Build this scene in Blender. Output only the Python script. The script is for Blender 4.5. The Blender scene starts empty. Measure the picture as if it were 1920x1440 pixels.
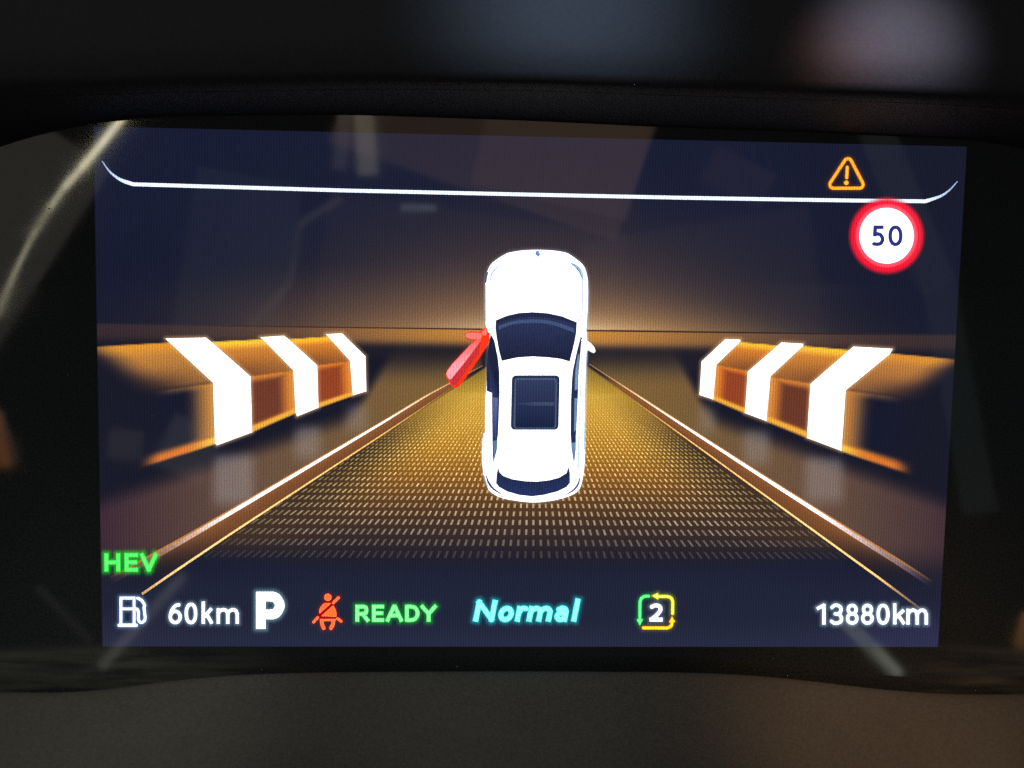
import bpy, bmesh, math, random
import numpy as np
from mathutils import Vector, Matrix

random.seed(7)
rng = np.random.default_rng(7)
C = bpy.context.scene.collection
scene = bpy.context.scene

# ------------------------------------------------------------------ camera
# Blender units are metres. The lit face of the screen lies in the plane y = 0,
# centred on the origin, x to the right, z up, the viewer on the -y side.
CAM_LOC = Vector((-0.01725496, -0.23073982, 0.02889721))
CAM_ROT = Matrix(((0.9982555725, -0.0122204471, -0.0577622080),
                  (-0.0559806528, 0.1149708522, -0.9917902347),
                  (0.0187610903, 0.9932936946, 0.1140861853)))
FPX = 2455.97
cd = bpy.data.cameras.new('camera')
cd.sensor_width = 36.0
cd.lens = FPX / 1920 * 36
cd.clip_start = 0.005
cd.clip_end = 20
cd.dof.use_dof = True
cd.dof.focus_distance = 0.2335
cd.dof.aperture_fstop = 36
cam = bpy.data.objects.new('camera', cd)
C.objects.link(cam)
cam.matrix_world = Matrix.Translation(CAM_LOC) @ CAM_ROT.to_4x4()
scene.camera = cam

# ------------------------------------------------------------------ world
world = bpy.data.worlds.new('World')
scene.world = world
world.use_nodes = True
world.node_tree.nodes['Background'].inputs[0].default_value = (0.9, 0.95, 1.0, 1)
world.node_tree.nodes['Background'].inputs[1].default_value = 0.038
scene.view_settings.view_transform = 'Standard'
scene.view_settings.look = 'None'
scene.view_settings.exposure = 0
scene.view_settings.gamma = 1
scene.cycles.max_bounces = 5
scene.cycles.use_denoising = False


def ray(px, py):
    d = CAM_ROT @ Vector(((px - 960) / FPX, (720 - py) / FPX, -1))
    return d


def at(px, py, Y=0.0):
    """point of the plane y = Y seen at a survey point of the picture"""
    d = ray(px, py)
    t = (Y - CAM_LOC.y) / d.y
    return CAM_LOC + d * t


# ------------------------------------------------------------------ lamps
def area(name, loc, direction, sx, sy, col, watts, roll=0.0, up='Y', spread=180):
    l = bpy.data.lights.new(name, 'AREA')
    l.shape = 'RECTANGLE'
    l.size = sx
    l.size_y = sy
    l.color = col
    l.energy = watts
    l.spread = math.radians(spread)
    o = bpy.data.objects.new(name, l)
    C.objects.link(o)
    o.location = loc
    q = Vector(direction).to_track_quat('-Z', up)
    o.rotation_euler = (q.to_matrix() @ Matrix.Rotation(roll, 3, 'Z')).to_euler()
    return o


def mirror_point(px, py, dist):
    """where a lamp must hang so that its image in the glass shows at that place"""
    p = at(px, py, 0)
    d = (p - CAM_LOC).normalized()
    d.y = -d.y
    return p + d * dist, d


def glass_lamp(name, a, b, width_px, dist, col, radiance):
    """added lamp, unseen behind the camera, whose reflection runs from a to b on the glass"""
    pa, da = mirror_point(*a, dist)
    pb, db = mirror_point(*b, dist)
    mid = (pa + pb) / 2
    ax = (pb - pa)
    length = ax.length
    pm = at((a[0] + b[0]) / 2, (a[1] + b[1]) / 2)
    k = (0.2335 + dist) / FPX
    wid = width_px * k
    z = (mid - pm).normalized()              # lamp local +Z points away from the glass
    x = (ax - z * ax.dot(z)).normalized()
    y = z.cross(x)
    l = bpy.data.lights.new(name, 'AREA')
    l.shape = 'RECTANGLE'
    l.size = length
    l.size_y = wid
    l.color = col
    l.energy = radiance * math.pi * length * wid
    o = bpy.data.objects.new(name, l)
    C.objects.link(o)
    o.matrix_world = Matrix.Translation(mid) @ Matrix((x, y, z)).transposed().to_4x4()
    return o


SW = [(243, 203), (190, 270), (152, 316), (120, 352), (92, 392), (60, 444), (30, 506), (-6, 592)]
for k_, (w_, rad_) in enumerate(((11, 20.0), (11, 18), (10, 14), (9, 9.0), (9, 5.5), (8, 5.0), (8, 5.5))):
    glass_lamp('left_reflection_lamp', SW[k_], SW[k_ + 1], w_, 0.31, (1.0, 0.92, 0.62), rad_)  # chain of added strip lamps that makes the bright streak at upper left
glass_lamp('left_reflection_lamp', (22, 196), (-215, 560), 395, 0.31, (1.0, 0.92, 0.80), 0.40)  # added broad lamp for the dim grey left of the streak
glass_lamp('reflection_lamp', (678, 160), (690, 328), 36, 0.31, (1.0, 0.92, 0.72), 1.3)  # from here on, added unseen lamps, each making one reflection patch
glass_lamp('reflection_lamp', (648, 200), (636, 318), 24, 0.31, (1.0, 0.90, 0.80), 0.45)
glass_lamp('reflection_lamp', (968, 120), (888, 360), 560, 0.31, (1.0, 0.60, 0.42), 0.40)
glass_lamp('reflection_lamp', (1090, 130), (1030, 380), 300, 0.31, (1.0, 0.60, 0.42), 0.26)
glass_lamp('reflection_lamp', (900, 400), (860, 690), 560, 0.31, (1.0, 0.70, 0.55), 0.10)
glass_lamp('reflection_lamp', (1300, 420), (1340, 690), 420, 0.31, (1.0, 0.74, 0.62), 0.13)
glass_lamp('reflection_lamp', (470, 330), (420, 640), 190, 0.31, (0.85, 1.0, 0.95), 0.12)
glass_lamp('reflection_lamp', (640, 372), (562, 420), 13, 0.31, (1.0, 0.88, 0.74), 0.36)
glass_lamp('reflection_lamp', (562, 420), (545, 530), 12, 0.31, (1.0, 0.88, 0.74), 0.30)
glass_lamp('reflection_lamp', (545, 530), (470, 612), 14, 0.31, (1.0, 0.88, 0.74), 0.26)
glass_lamp('reflection_lamp', (1330, 305), (1440, 360), 70, 0.31, (1.0, 0.55, 0.50), 0.16)
glass_lamp('reflection_lamp', (1580, 1160), (1684, 1264), 26, 0.31, (0.90, 1.0, 0.80), 1.1)
glass_lamp('reflection_lamp', (1640, 1215), (1690, 1268), 14, 0.31, (0.95, 1.0, 0.85), 1.3)
glass_lamp('reflection_lamp', (345, 1078), (190, 1250), 18, 0.31, (1.0, 0.96, 0.88), 0.8)
glass_lamp('reflection_lamp', (1640, 240), (1762, 540), 62, 0.31, (0.80, 1.0, 0.92), 0.15)
glass_lamp('reflection_lamp', (1762, 540), (1838, 960), 60, 0.31, (0.75, 1.0, 0.95), 0.12)
glass_lamp('reflection_lamp', (-14, 772), (12, 876), 24, 0.31, (1.0, 0.40, 0.12), 1.8)
glass_lamp('reflection_lamp', (2, 770), (34, 868), 3, 0.31, (0.9, 1.0, 1.0), 0.8)
glass_lamp('reflection_lamp', (1928, 1150), (1912, 1215), 22, 0.31, (1.0, 0.50, 0.16), 1.6)
glass_lamp('reflection_lamp', (70, 1100), (172, 1205), 14, 0.31, (1.0, 0.98, 0.9), 0.13)
glass_lamp('reflection_lamp', (375, 795), (330, 888), 95, 0.31, (1.0, 0.98, 0.85), 0.36)
glass_lamp('reflection_lamp', (238, 806), (232, 862), 60, 0.31, (1.0, 0.98, 0.85), 0.26)
glass_lamp('reflection_lamp', (752, 389), (818, 390), 12, 0.31, (0.8, 0.95, 1.0), 1.1)

area('overhead_fill', (-0.25, -0.45, 0.75), (0.25, 0.42, -0.80), 0.5, 0.4, (0.95, 0.97, 1.0), 0.70)  # added soft fill from above for hood and cover


def spot(name, loc, target, angle, blend, col, watts, radius=0.01):
    l = bpy.data.lights.new(name, 'SPOT')
    l.spot_size = math.radians(angle)
    l.spot_blend = blend
    l.color = col
    l.energy = watts
    l.shadow_soft_size = radius
    o = bpy.data.objects.new(name, l)
    C.objects.link(o)
    o.location = loc
    o.rotation_euler = (Vector(target) - Vector(loc)).to_track_quat('-Z', 'Y').to_euler()
    return o


HOOD_Y = -0.024
spot('hood_spot', (0.10, -0.30, 0.42), at(1705, 18, HOOD_Y), 3.2, 1.0, (0.84, 0.76, 1.0), 20.0, 0.006)  # added spots standing in for windscreen light on the hood
spot('hood_spot', (0.00, -0.30, 0.42), at(1075, -110, HOOD_Y), 6.0, 1.0, (0.50, 0.68, 1.0), 11, 0.01)
spot('hood_spot', (0.08, -0.30, 0.42), at(1590, 105, HOOD_Y), 2.2, 1.0, (1.0, 0.45, 0.38), 8, 0.005)  # added spot for a reddish patch on the hood

spot('cover_spot', (0.22, -0.34, 0.30), at(1680, 1335, -0.010), 9.0, 1.0, (1.0, 0.55, 0.26), 4.4, 0.01)  # added unseen spot that warms the right of the cover
spot('cover_spot_left', (-0.22, -0.34, 0.30), at(200, 1315, -0.010), 8.5, 1.0, (1.0, 0.98, 0.80), 2.0, 0.01)  # added unseen spot that brightens the left of the cover
spot('cover_spot', (0.10, -0.34, 0.34), at(900, 1275, -0.008), 9.0, 1.0, (1.0, 0.95, 0.86), 0.9, 0.01)  # added unseen spot for the middle of the cover

# ------------------------------------------------------------------ colour tools


def lin(c):
    c = np.asarray(c, float) / 255.0
    return np.where(c <= 0.04045, c / 12.92, ((c + 0.055) / 1.055) ** 2.4)


def new_mat(name):
    m = bpy.data.materials.new(name)
    m.use_nodes = True
    return m, m.node_tree.nodes, m.node_tree.links, m.node_tree.nodes['Principled BSDF']


def smear(N, L, p):
    tc = N.new('ShaderNodeTexCoord')
    mp = N.new('ShaderNodeMapping')
    mp.inputs['Scale'].default_value = (28, 1, 46)
    mp.inputs['Rotation'].default_value = (0, 0.5, 0)
    L.new(tc.outputs['Object'], mp.inputs['Vector'])
    n = N.new('ShaderNodeTexNoise')
    n.inputs['Scale'].default_value = 1
    n.inputs['Detail'].default_value = 6
    n.inputs['Distortion'].default_value = 1.5
    L.new(mp.outputs[0], n.inputs['Vector'])
    r = N.new('ShaderNodeMapRange')
    r.inputs['From Min'].default_value = 0.35
    r.inputs['From Max'].default_value = 0.7
    r.inputs['To Min'].default_value = 0.028
    r.inputs['To Max'].default_value = 0.07
    L.new(n.outputs['Fac'], r.inputs['Value'])
    L.new(r.outputs[0], p.inputs['Roughness'])


def screen_material(name='lit_screen', clear=False):
    """lit liquid-crystal pixels under bonded glass: colour comes from the mesh"""
    m, N, L, p = new_mat(name)
    p.inputs['Base Color'].default_value = (0.004, 0.0045, 0.006, 1)
    p.inputs['Roughness'].default_value = 0.045
    p.inputs['IOR'].default_value = 1.5
    a = N.new('ShaderNodeAttribute')
    a.attribute_name = 'Col'
    tc = N.new('ShaderNodeTexCoord')
    # moire-like column bands and a fine sensor-style grain, multiplied into the emission
    w = N.new('ShaderNodeTexWave')
    w.wave_type = 'BANDS'
    w.bands_direction = 'X'
    w.inputs['Scale'].default_value = 640
    w.inputs['Distortion'].default_value = 0.6
    w.inputs['Detail'].default_value = 0
    L.new(tc.outputs['Object'], w.inputs['Vector'])
    n = N.new('ShaderNodeTexNoise')
    n.inputs['Scale'].default_value = 5200
    n.inputs['Detail'].default_value = 1
    L.new(tc.outputs['Object'], n.inputs['Vector'])
    r1 = N.new('ShaderNodeMapRange')
    r1.inputs['To Min'].default_value = 0.82
    r1.inputs['To Max'].default_value = 1.13
    L.new(w.outputs['Fac'], r1.inputs['Value'])
    r2 = N.new('ShaderNodeMapRange')
    r2.inputs['From Min'].default_value = 0.25
    r2.inputs['From Max'].default_value = 0.75
    r2.inputs['To Min'].default_value = 0.66
    r2.inputs['To Max'].default_value = 1.34
    L.new(n.outputs['Fac'], r2.inputs['Value'])
    mu = N.new('ShaderNodeMath')
    mu.operation = 'MULTIPLY'
    L.new(r1.outputs[0], mu.inputs[0])
    L.new(r2.outputs[0], mu.inputs[1])
    L.new(a.outputs['Color'], p.inputs['Emission Color'])
    L.new(mu.outputs[0], p.inputs['Emission Strength'])
    smear(N, L, p)
    if clear:
        L.new(a.outputs['Alpha'], p.inputs['Alpha'])
    return m


SCREEN = screen_material()
SCREEN_CLEAR = screen_material('lit_screen_fading', True)


def plastic(name, base, rough, grain_scale, bump, streak=False, spec=0.5):
    m, N, L, p = new_mat(name)
    p.inputs['Roughness'].default_value = rough
    p.inputs['Specular IOR Level'].default_value = spec
    tc = N.new('ShaderNodeTexCoord')
    n = N.new('ShaderNodeTexNoise')
    n.inputs['Scale'].default_value = grain_scale
    n.inputs['Detail'].default_value = 3
    L.new(tc.outputs['Object'], n.inputs['Vector'])
    n2 = N.new('ShaderNodeTexNoise')
    n2.inputs['Scale'].default_value = 60 if not streak else 90
    n2.inputs['Detail'].default_value = 4
    mp = N.new('ShaderNodeMapping')
    mp.inputs['Scale'].default_value = (0.12, 3.0, 3.0) if streak else (1, 1, 1)
    L.new(tc.outputs['Object'], mp.inputs['Vector'])
    L.new(mp.outputs[0], n2.inputs['Vector'])
    cr = N.new('ShaderNodeValToRGB')
    cr.color_ramp.elements[0].position = 0.3
    cr.color_ramp.elements[1].position = 0.7
    k0, k1 = (0.55, 1.6) if streak else (0.93, 1.07)
    cr.color_ramp.elements[0].color = (*[b * k0 for b in base], 1)
    cr.color_ramp.elements[1].color = (*[b * k1 for b in base], 1)
    L.new(n2.outputs['Fac'], cr.inputs['Fac'])
    mx = N.new('ShaderNodeMix')
    mx.data_type = 'RGBA'
    mx.blend_type = 'MULTIPLY'
    mx.inputs['Factor'].default_value = 1.0
    sp = N.new('ShaderNodeMapRange')
    sp.inputs['From Min'].default_value = 0.3
    sp.inputs['From Max'].default_value = 0.7
    sp.inputs['To Min'].default_value = 0.86
    sp.inputs['To Max'].default_value = 1.14
    L.new(n.outputs['Fac'], sp.inputs['Value'])
    L.new(cr.outputs['Color'], mx.inputs['A'])
    L.new(sp.outputs[0], mx.inputs['B'])
    L.new(mx.outputs['Result'], p.inputs['Base Color'])
    b = N.new('ShaderNodeBump')
    b.inputs['Strength'].default_value = bump
    b.inputs['Distance'].default_value = 0.0004
    L.new(n.outputs['Fac'], b.inputs['Height'])
    L.new(b.outputs[0], p.inputs['Normal'])
    return m


GLASS_BLACK, _n, _l, _p = new_mat('black_glass')
_p.inputs['Base Color'].default_value = (0.010, 0.011, 0.012, 1)
_p.inputs['Roughness'].default_value = 0.045
smear(_n, _l, _p)
_tc = _n.new('ShaderNodeTexCoord')
_nz = _n.new('ShaderNodeTexNoise')
_nz.inputs['Scale'].default_value = 2600
_l.new(_tc.outputs['Object'], _nz.inputs['Vector'])
_cr = _n.new('ShaderNodeValToRGB')
_cr.color_ramp.elements[0].position = .3
_cr.color_ramp.elements[1].position = .7
_cr.color_ramp.elements[0].color = (0.012, 0.014, 0.015, 1)
_cr.color_ramp.elements[1].color = (0.036, 0.042, 0.044, 1)
_l.new(_nz.outputs['Fac'], _cr.inputs['Fac'])
# dusty, streaky reflections in the lower corners, painted into the base colour
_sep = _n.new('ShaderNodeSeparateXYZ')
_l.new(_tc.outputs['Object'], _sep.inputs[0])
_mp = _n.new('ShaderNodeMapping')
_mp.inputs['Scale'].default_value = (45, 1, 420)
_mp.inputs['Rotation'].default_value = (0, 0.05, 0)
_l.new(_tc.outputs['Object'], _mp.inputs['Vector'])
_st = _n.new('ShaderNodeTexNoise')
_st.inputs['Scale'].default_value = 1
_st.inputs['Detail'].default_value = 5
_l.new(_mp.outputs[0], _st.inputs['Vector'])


def _rng(src, a, b):
    r = _n.new('ShaderNodeMapRange')
    r.interpolation_type = 'SMOOTHSTEP'
    r.inputs['From Min'].default_value = a
    r.inputs['From Max'].default_value = b
    _l.new(src, r.inputs['Value'])
    return r.outputs[0]


def _mul(a, b, op='MULTIPLY'):
    m_ = _n.new('ShaderNodeMath')
    m_.operation = op
    _l.new(a, m_.inputs[0])
    _l.new(b, m_.inputs[1])
    return m_.outputs[0]


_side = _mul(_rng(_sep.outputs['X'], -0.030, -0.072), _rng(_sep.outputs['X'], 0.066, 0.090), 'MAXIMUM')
_dusty_sheen = _mul(_mul(_side, _rng(_sep.outputs['Z'], -0.0440, -0.0485)), _rng(_st.outputs['Fac'], 0.34, 0.68))
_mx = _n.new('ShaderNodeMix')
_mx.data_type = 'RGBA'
_l.new(_dusty_sheen, _mx.inputs['Factor'])
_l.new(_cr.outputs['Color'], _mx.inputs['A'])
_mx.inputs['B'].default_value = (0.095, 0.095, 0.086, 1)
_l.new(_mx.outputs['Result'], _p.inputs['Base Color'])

HOODM = plastic('matte_black_plastic', (0.020, 0.021, 0.023), 0.7, 1500, 0.08, spec=0.3)
COVER = plastic('soft_grey_plastic', (0.082, 0.079, 0.071), 0.75, 1700, 0.3, spec=0.25)

# ------------------------------------------------------------------ object tools


def link(name, me, parent=None, mat=None):
    o = bpy.data.objects.new(name, me)
    C.objects.link(o)
    if parent:
        o.parent = parent
    if mat:
        me.materials.append(mat)
    return o


def tag(o, label=None, cat=None, group=None, kind=None):
    if label:
        o['label'] = label
    if cat:
        o['category'] = cat
    if group:
        o['group'] = group
    if kind:
        o['kind'] = kind
    return o


def thing(name, label, cat, loc=(0, 0, 0)):
    o = bpy.data.objects.new(name, None)
    C.objects.link(o)
    o.location = loc
    o.empty_display_size = 0.02
    return tag(o, label, cat)


def flat_mesh(name, pts, faces, cols, layer, parent):
    """part of the lit picture: pts are survey points, cols sRGB(A) 0-255"""
    pts = np.asarray(pts, float)
    Y = -0.00003 * layer
    d = np.column_stack([(pts[:, 0] - 960) / FPX, (720 - pts[:, 1]) / FPX, -np.ones(len(pts))])
    R = np.array(CAM_ROT)
    dw = d @ R.T
    t = (Y - CAM_LOC.y) / dw[:, 1]
    co = np.array(CAM_LOC) + dw * t[:, None]
    co[:, 1] = Y
    me = bpy.data.meshes.new(name)
    me.from_pydata(co.tolist(), [], faces)
    cols = np.asarray(cols, float)
    if cols.ndim == 1:
        cols = np.tile(cols, (len(pts), 1))
    rgba = np.ones((len(pts), 4))
    rgba[:, :3] = lin(cols[:, :3])
    hot = np.clip((cols[:, :3].min(1) - 215) / 30, 0, 1)[:, None]      # white pixels outshine the exposure
    bright = np.clip((cols[:, :3].max(1) - 215) / 35, 0, 1)[:, None]
    rgba[:, :3] *= 1 + 0.9 * hot + 0.35 * bright * (1 - hot)
    if cols.shape[1] == 4:
        rgba[:, 3] = cols[:, 3] / 255
    at_ = me.color_attributes.new('Col', 'FLOAT_COLOR', 'POINT')
    at_.data.foreach_set('color', rgba.astype(np.float32).ravel())
    me.update()
    # face the viewer
    me.calc_loop_triangles()
    if len(me.polygons) and sum(p.normal.y * p.area for p in me.polygons) > 0:
        me.flip_normals()
    return link(name, me, parent, SCREEN_CLEAR if cols.shape[1] == 4 else SCREEN)


HALOS = []            # (sdf, bbox, colour, radius, strength): glow painted into the panel colours round the icons


def smooth(path, n=5, closed=False):
    P = [np.array(p, float) for p in path]
    out = []
    m = len(P)
    rngi = range(m if closed else m - 1)
    for i in rngi:
        p0 = P[(i - 1) % m] if closed or i > 0 else P[0]
        p1 = P[i]
        p2 = P[(i + 1) % m]
        p3 = P[(i + 2) % m] if closed or i + 2 < m else P[-1]
        for k in range(n):
            t = k / n
            out.append(0.5 * ((2 * p1) + (-p0 + p2) * t + (2 * p0 - 5 * p1 + 4 * p2 - p3) * t * t
                              + (-p0 + 3 * p1 - 3 * p2 + p3) * t ** 3))
    if not closed:
        out.append(P[-1])
    return [tuple(p) for p in out]


# signed distances, all in survey units
def d_seg(X, Yy, a, b, r):
    ax, ay = a
    bx, by = b
    dx, dy = bx - ax, by - ay
    q = dx * dx + dy * dy + 1e-9
    t = np.clip(((X - ax) * dx + (Yy - ay) * dy) / q, 0, 1)
    return np.hypot(X - ax - t * dx, Yy - ay - t * dy) - r


def d_box(X, Yy, a, b, r):
    ax, ay = a
    bx, by = b
    L_ = math.hypot(bx - ax, by - ay) + 1e-9
    ux, uy = (bx - ax) / L_, (by - ay) / L_
    cx, cy = (ax + bx) / 2, (ay + by) / 2
    u = np.abs((X - cx) * ux + (Yy - cy) * uy) - (L_ / 2 + r * 0.9)
    v = np.abs(-(X - cx) * uy + (Yy - cy) * ux) - r
    return np.hypot(np.maximum(u, 0), np.maximum(v, 0)) + np.minimum(np.maximum(u, v), 0)


def d_poly(X, Yy, pts):
    d = np.full(X.shape, 1e9)
    inside = np.zeros(X.shape, bool)
    n = len(pts)
    for i in range(n):
        a, b = pts[i], pts[(i + 1) % n]
        d = np.minimum(d, d_seg(X, Yy, a, b, 0))
        if abs(b[1] - a[1]) > 1e-9:
            c = ((a[1] > Yy) != (b[1] > Yy)) & (X < (b[0] - a[0]) * (Yy - a[1]) / (b[1] - a[1]) + a[0])
            inside ^= c
    return np.where(inside, -d, d)


def shape_sdf(prims):
    def f(X, Yy):
        d = np.full(np.shape(X), 1e9)
        for p in prims:
            if p[0] == 's':
                for a, b in zip(p[1][:-1], p[1][1:]):
                    d = np.minimum(d, d_seg(X, Yy, a, b, p[2]))
            elif p[0] == 'b':
                d = np.minimum(d, d_box(X, Yy, p[1][0], p[1][1], p[2]))
            elif p[0] == 'p':
                d = np.minimum(d, d_poly(X, Yy, p[1]) - p[2])
        return d
    xs, ys = [], []
    for p in prims:
        for q in p[1]:
            xs += [q[0] - p[2] - 2, q[0] + p[2] + 2]
            ys += [q[1] - p[2] - 2, q[1] + p[2] + 2]
    return f, (min(xs), min(ys), max(xs), max(ys))


def ink(name, prims, core, edge, layer, parent, step=0.8, edge_w=2.2, halo=None, field=None):
    """a filled figure cut by marching squares from its signed distance"""
    f, bb = field if field else shape_sdf(prims)
    x0, y0, x1, y1 = bb
    nx, ny = int((x1 - x0) / step) + 2, int((y1 - y0) / step) + 2
    xs = x0 + np.arange(nx) * step
    ys = y0 + np.arange(ny) * step
    X, Yy = np.meshgrid(xs, ys)
    D = f(X, Yy)
    pts, vals, idx, faces = [], [], {}, []

    def vert(key, p, v):
        if key not in idx:
            idx[key] = len(pts)
            pts.append(p)
            vals.append(v)
        return idx[key]
    cells = np.argwhere((np.minimum(np.minimum(D[:-1, :-1], D[1:, :-1]), np.minimum(D[:-1, 1:], D[1:, 1:])) < 0))
    for j, i in cells:
        cor = [(j, i), (j, i + 1), (j + 1, i + 1), (j + 1, i)]
        poly = []
        for k in range(4):
            a, b = cor[k], cor[(k + 1) % 4]
            da, db = D[a], D[b]
            if da < 0:
                poly.append(vert(a, (X[a], Yy[a]), da))
            if (da < 0) != (db < 0):
                t = da / (da - db)
                lo, hi = (a, b) if a < b else (b, a)
                poly.append(vert((lo, hi), (X[a] + (X[b] - X[a]) * t, Yy[a] + (Yy[b] - Yy[a]) * t), 0.0))
        if len(poly) >= 3:
            faces.append(poly)
    v = np.clip(-np.array(vals) / edge_w, 0, 1)[:, None]
    cols = np.array(edge, float) * (1 - v) + np.array(core, float) * v
    o = flat_mesh(name, pts, faces, cols, layer, parent)
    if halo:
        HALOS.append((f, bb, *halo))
    return o


def poly(name, pts, col, layer, parent, smoothed=False):
    if smoothed:
        pts = smooth(pts, 4, True)
    if callable(col):
        cols = [col(*p) for p in pts]
    else:
        cols = col
    return flat_mesh(name, pts, [list(range(len(pts)))], cols, layer, parent)


def ribbon(name, path, widths, cols, layer, parent):
    """line of changing width and colour along a path; widths are full widths"""
    n = len(path)
    pts, cc, faces = [], [], []
    P = np.array(path, float)
    for i in range(n):
        t = P[min(i + 1, n - 1)] - P[max(i - 1, 0)]
        t /= np.linalg.norm(t) + 1e-9
        nn = np.array([-t[1], t[0]])
        for s in (-.5, .5):
            pts.append(P[i] + nn * widths[i] * s)
            cc.append(cols[i])
        if i:
            faces.append([2 * i - 2, 2 * i, 2 * i + 1, 2 * i - 1])
    return flat_mesh(name, pts, faces, np.array(cc, float), layer, parent)


# ------------------------------------------------------------------ lettering
def ell(cx, cy, rx, ry, n=26, e=2.0):
    out = []
    for k in range(n + 1):
        a = 2 * math.pi * k / n
        c, s = math.cos(a), math.sin(a)
        out.append((cx + rx * math.copysign(abs(c) ** (2 / e), c), cy + ry * math.copysign(abs(s) ** (2 / e), s)))
    return out


GLYPH = {
    'H': [('b', (0, 0), (0, 1)), ('b', (1, 0), (1, 1)), ('b', (0, .5), (1, .5))],
    'E': [('b', (0, 0), (0, 1)), ('b', (0, 0), (1, 0)), ('b', (0, .49), (.9, .49)), ('b', (0, 1), (1, 1))],
    'V': [('b', (0, 0), (.5, 1)), ('b', (1, 0), (.5, 1))],
    '6': [('c', (.86, .03), (.55, .07), (.22, .27), (.04, .52), (0, .68)), ('l', ell(.5, .69, .5, .31))],
    '0': [('l', ell(.5, .5, .5, .5, 30, 2.2))],
    'k': [('b', (0, 0), (0, 1)), ('b', (.08, .72), (.88, .34)), ('b', (.4, .58), (.95, 1))],
    'm': [('b', (0, 0), (0, 1)),
          ('c', (0, .42), (.06, .16), (.24, 0), (.42, .08), (.5, .36)), ('b', (.5, .36), (.5, 1)),
          ('c', (.5, .42), (.56, .16), (.74, 0), (.92, .08), (1, .36)), ('b', (1, .36), (1, 1))],
    'P': [('b', (0, 0), (0, 1)), ('b', (0, 0), (.45, 0)), ('b', (0, .64), (.45, .64)),
          ('c', (.45, 0), (.8, .05), (1, .32), (.8, .59), (.45, .64))],
    'R': [('b', (0, 0), (0, 1)), ('b', (0, 0), (.45, 0)), ('b', (0, .54), (.45, .54)),
          ('c', (.45, 0), (.8, .05), (.9, .27), (.8, .49), (.45, .54)), ('b', (.5, .54), (1, 1))],
    'A': [('b', (0, 1), (.46, 0)), ('b', (1, 1), (.54, 0)), ('b', (.22, .66), (.78, .66))],
    'D': [('b', (0, 0), (0, 1)), ('c', (0, 0), (.35, 0), (.78, .1), (1, .5), (.78, .9), (.35, 1), (0, 1))],
    'Y': [('b', (0, 0), (.5, .54)), ('b', (1, 0), (.5, .54)), ('b', (.5, .54), (.5, 1))],
    'N': [('b', (0, 0), (0, 1)), ('b', (1, 0), (1, 1)), ('b', (0, 0), (1, 1))],
    'o': [('l', ell(.5, .5, .5, .5))],
    'r': [('b', (0, 0), (0, 1)), ('c', (0, .5), (.18, .16), (.5, 0), (1, .02))],
    'a': [('c', (.06, .1), (.45, -.02), (.86, .08), (1, .36)), ('b', (1, .36), (1, 1)), ('l', ell(.48, .7, .48, .3)),],
    'l': [('b', (0, 0), (0, 1))],
    '2': [('c', (.08, .1), (.45, 0), (.84, .06), (.95, .26), (.8, .5), (.45, .76), (.02, 1)), ('b', (.02, 1), (1, 1))],
    '1': [('b', (1, 0), (1, 1)), ('b', (0, .16), (.9, 0))],
    '3': [('c', (.04, .12), (.3, 0), (.62, 0), (.92, .12), (.92, .34), (.7, .46), (.38, .48)),
          ('c', (.38, .48), (.78, .52), (1, .72), (.9, .92), (.58, 1), (.28, 1), (0, .9))],
    '8': [('l', ell(.5, .235, .42, .235)), ('l', ell(.5, .735, .5, .265))],
    '5': [('b', (.92, 0), (.16, 0)), ('b', (.16, 0), (.1, .44)), ('c', (.1, .44), (.38, .39), (.78, .46), (1, .7), (.8, .94), (.4, 1), (0, .98))],
}


def word(items, t, shear=0.0, base=0.0):
    """items: (char, x0, x1, top, bottom) in survey units, t = half stroke"""
    prims = []
    for ch, x0, x1, yt, yb in items:
        w, h = x1 - x0 - 2 * t, yb - yt - 2 * t

        def M(p):
            x, y = x0 + t + p[0] * w, yt + t + p[1] * h
            return (x + shear * (base - y), y)
        for g in GLYPH[ch]:
            if g[0] == 'b':
                prims.append(('b', [M(g[1]), M(g[2])], t))
            elif g[0] == 'c':
                prims.append(('s', smooth([M(p) for p in g[1:]], 5), t))
            else:
                prims.append(('s', [M(p) for p in g[1]], t))
    return prims


# ================================================================== THE DISPLAY
cluster = thing('instrument_display', 'wide lit instrument screen set behind glossy black glass', 'display', (0, 0, -0.0457))
cluster.location = (0, 0, 0)
W, H = 0.1524, 0.09144

# black glass border round the lit area, one plate with a window in it
bm = bmesh.new()
outer = []
OX, OT, OB, OR = 0.122, 0.068, -0.072, 0.020
for cx, cz, a0 in ((OX - OR, OT - OR, 0), (-OX + OR, OT - OR, 90), (-OX + OR, OB + OR, 180), (OX - OR, OB + OR, 270)):
    for k in range(9):
        a = math.radians(a0 + k * 90 / 8)
        outer.append((cx + OR * math.cos(a), cz + OR * math.sin(a)))
inner = []
for cx, cz, q in ((W / 2, H / 2, 9), (-W / 2, H / 2, 9), (-W / 2, -H / 2, 9), (W / 2, -H / 2, 9)):
    inner += [(cx, cz)] * q
TH = 0.0025
vo = [bm.verts.new((x, 0, z)) for x, z in outer]
vb = [bm.verts.new((x, TH, z)) for x, z in outer]
cin = [bm.verts.new((x, 0, z)) for x, z in ((W / 2, H / 2), (-W / 2, H / 2), (-W / 2, -H / 2), (W / 2, -H / 2))]
cib = [bm.verts.new((v.co.x, TH, v.co.z)) for v in cin]
n = len(vo)
for i in range(n):
    j = (i + 1) % n
    ci, cj = i // 9, j // 9
    if ci == cj:
        bm.faces.new((vo[i], vo[j], cin[ci]))
    else:
        bm.faces.new((vo[i], vo[j], cin[cj], cin[ci]))
    bm.faces.new((vo[j], vo[i], vb[i], vb[j]))
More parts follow.
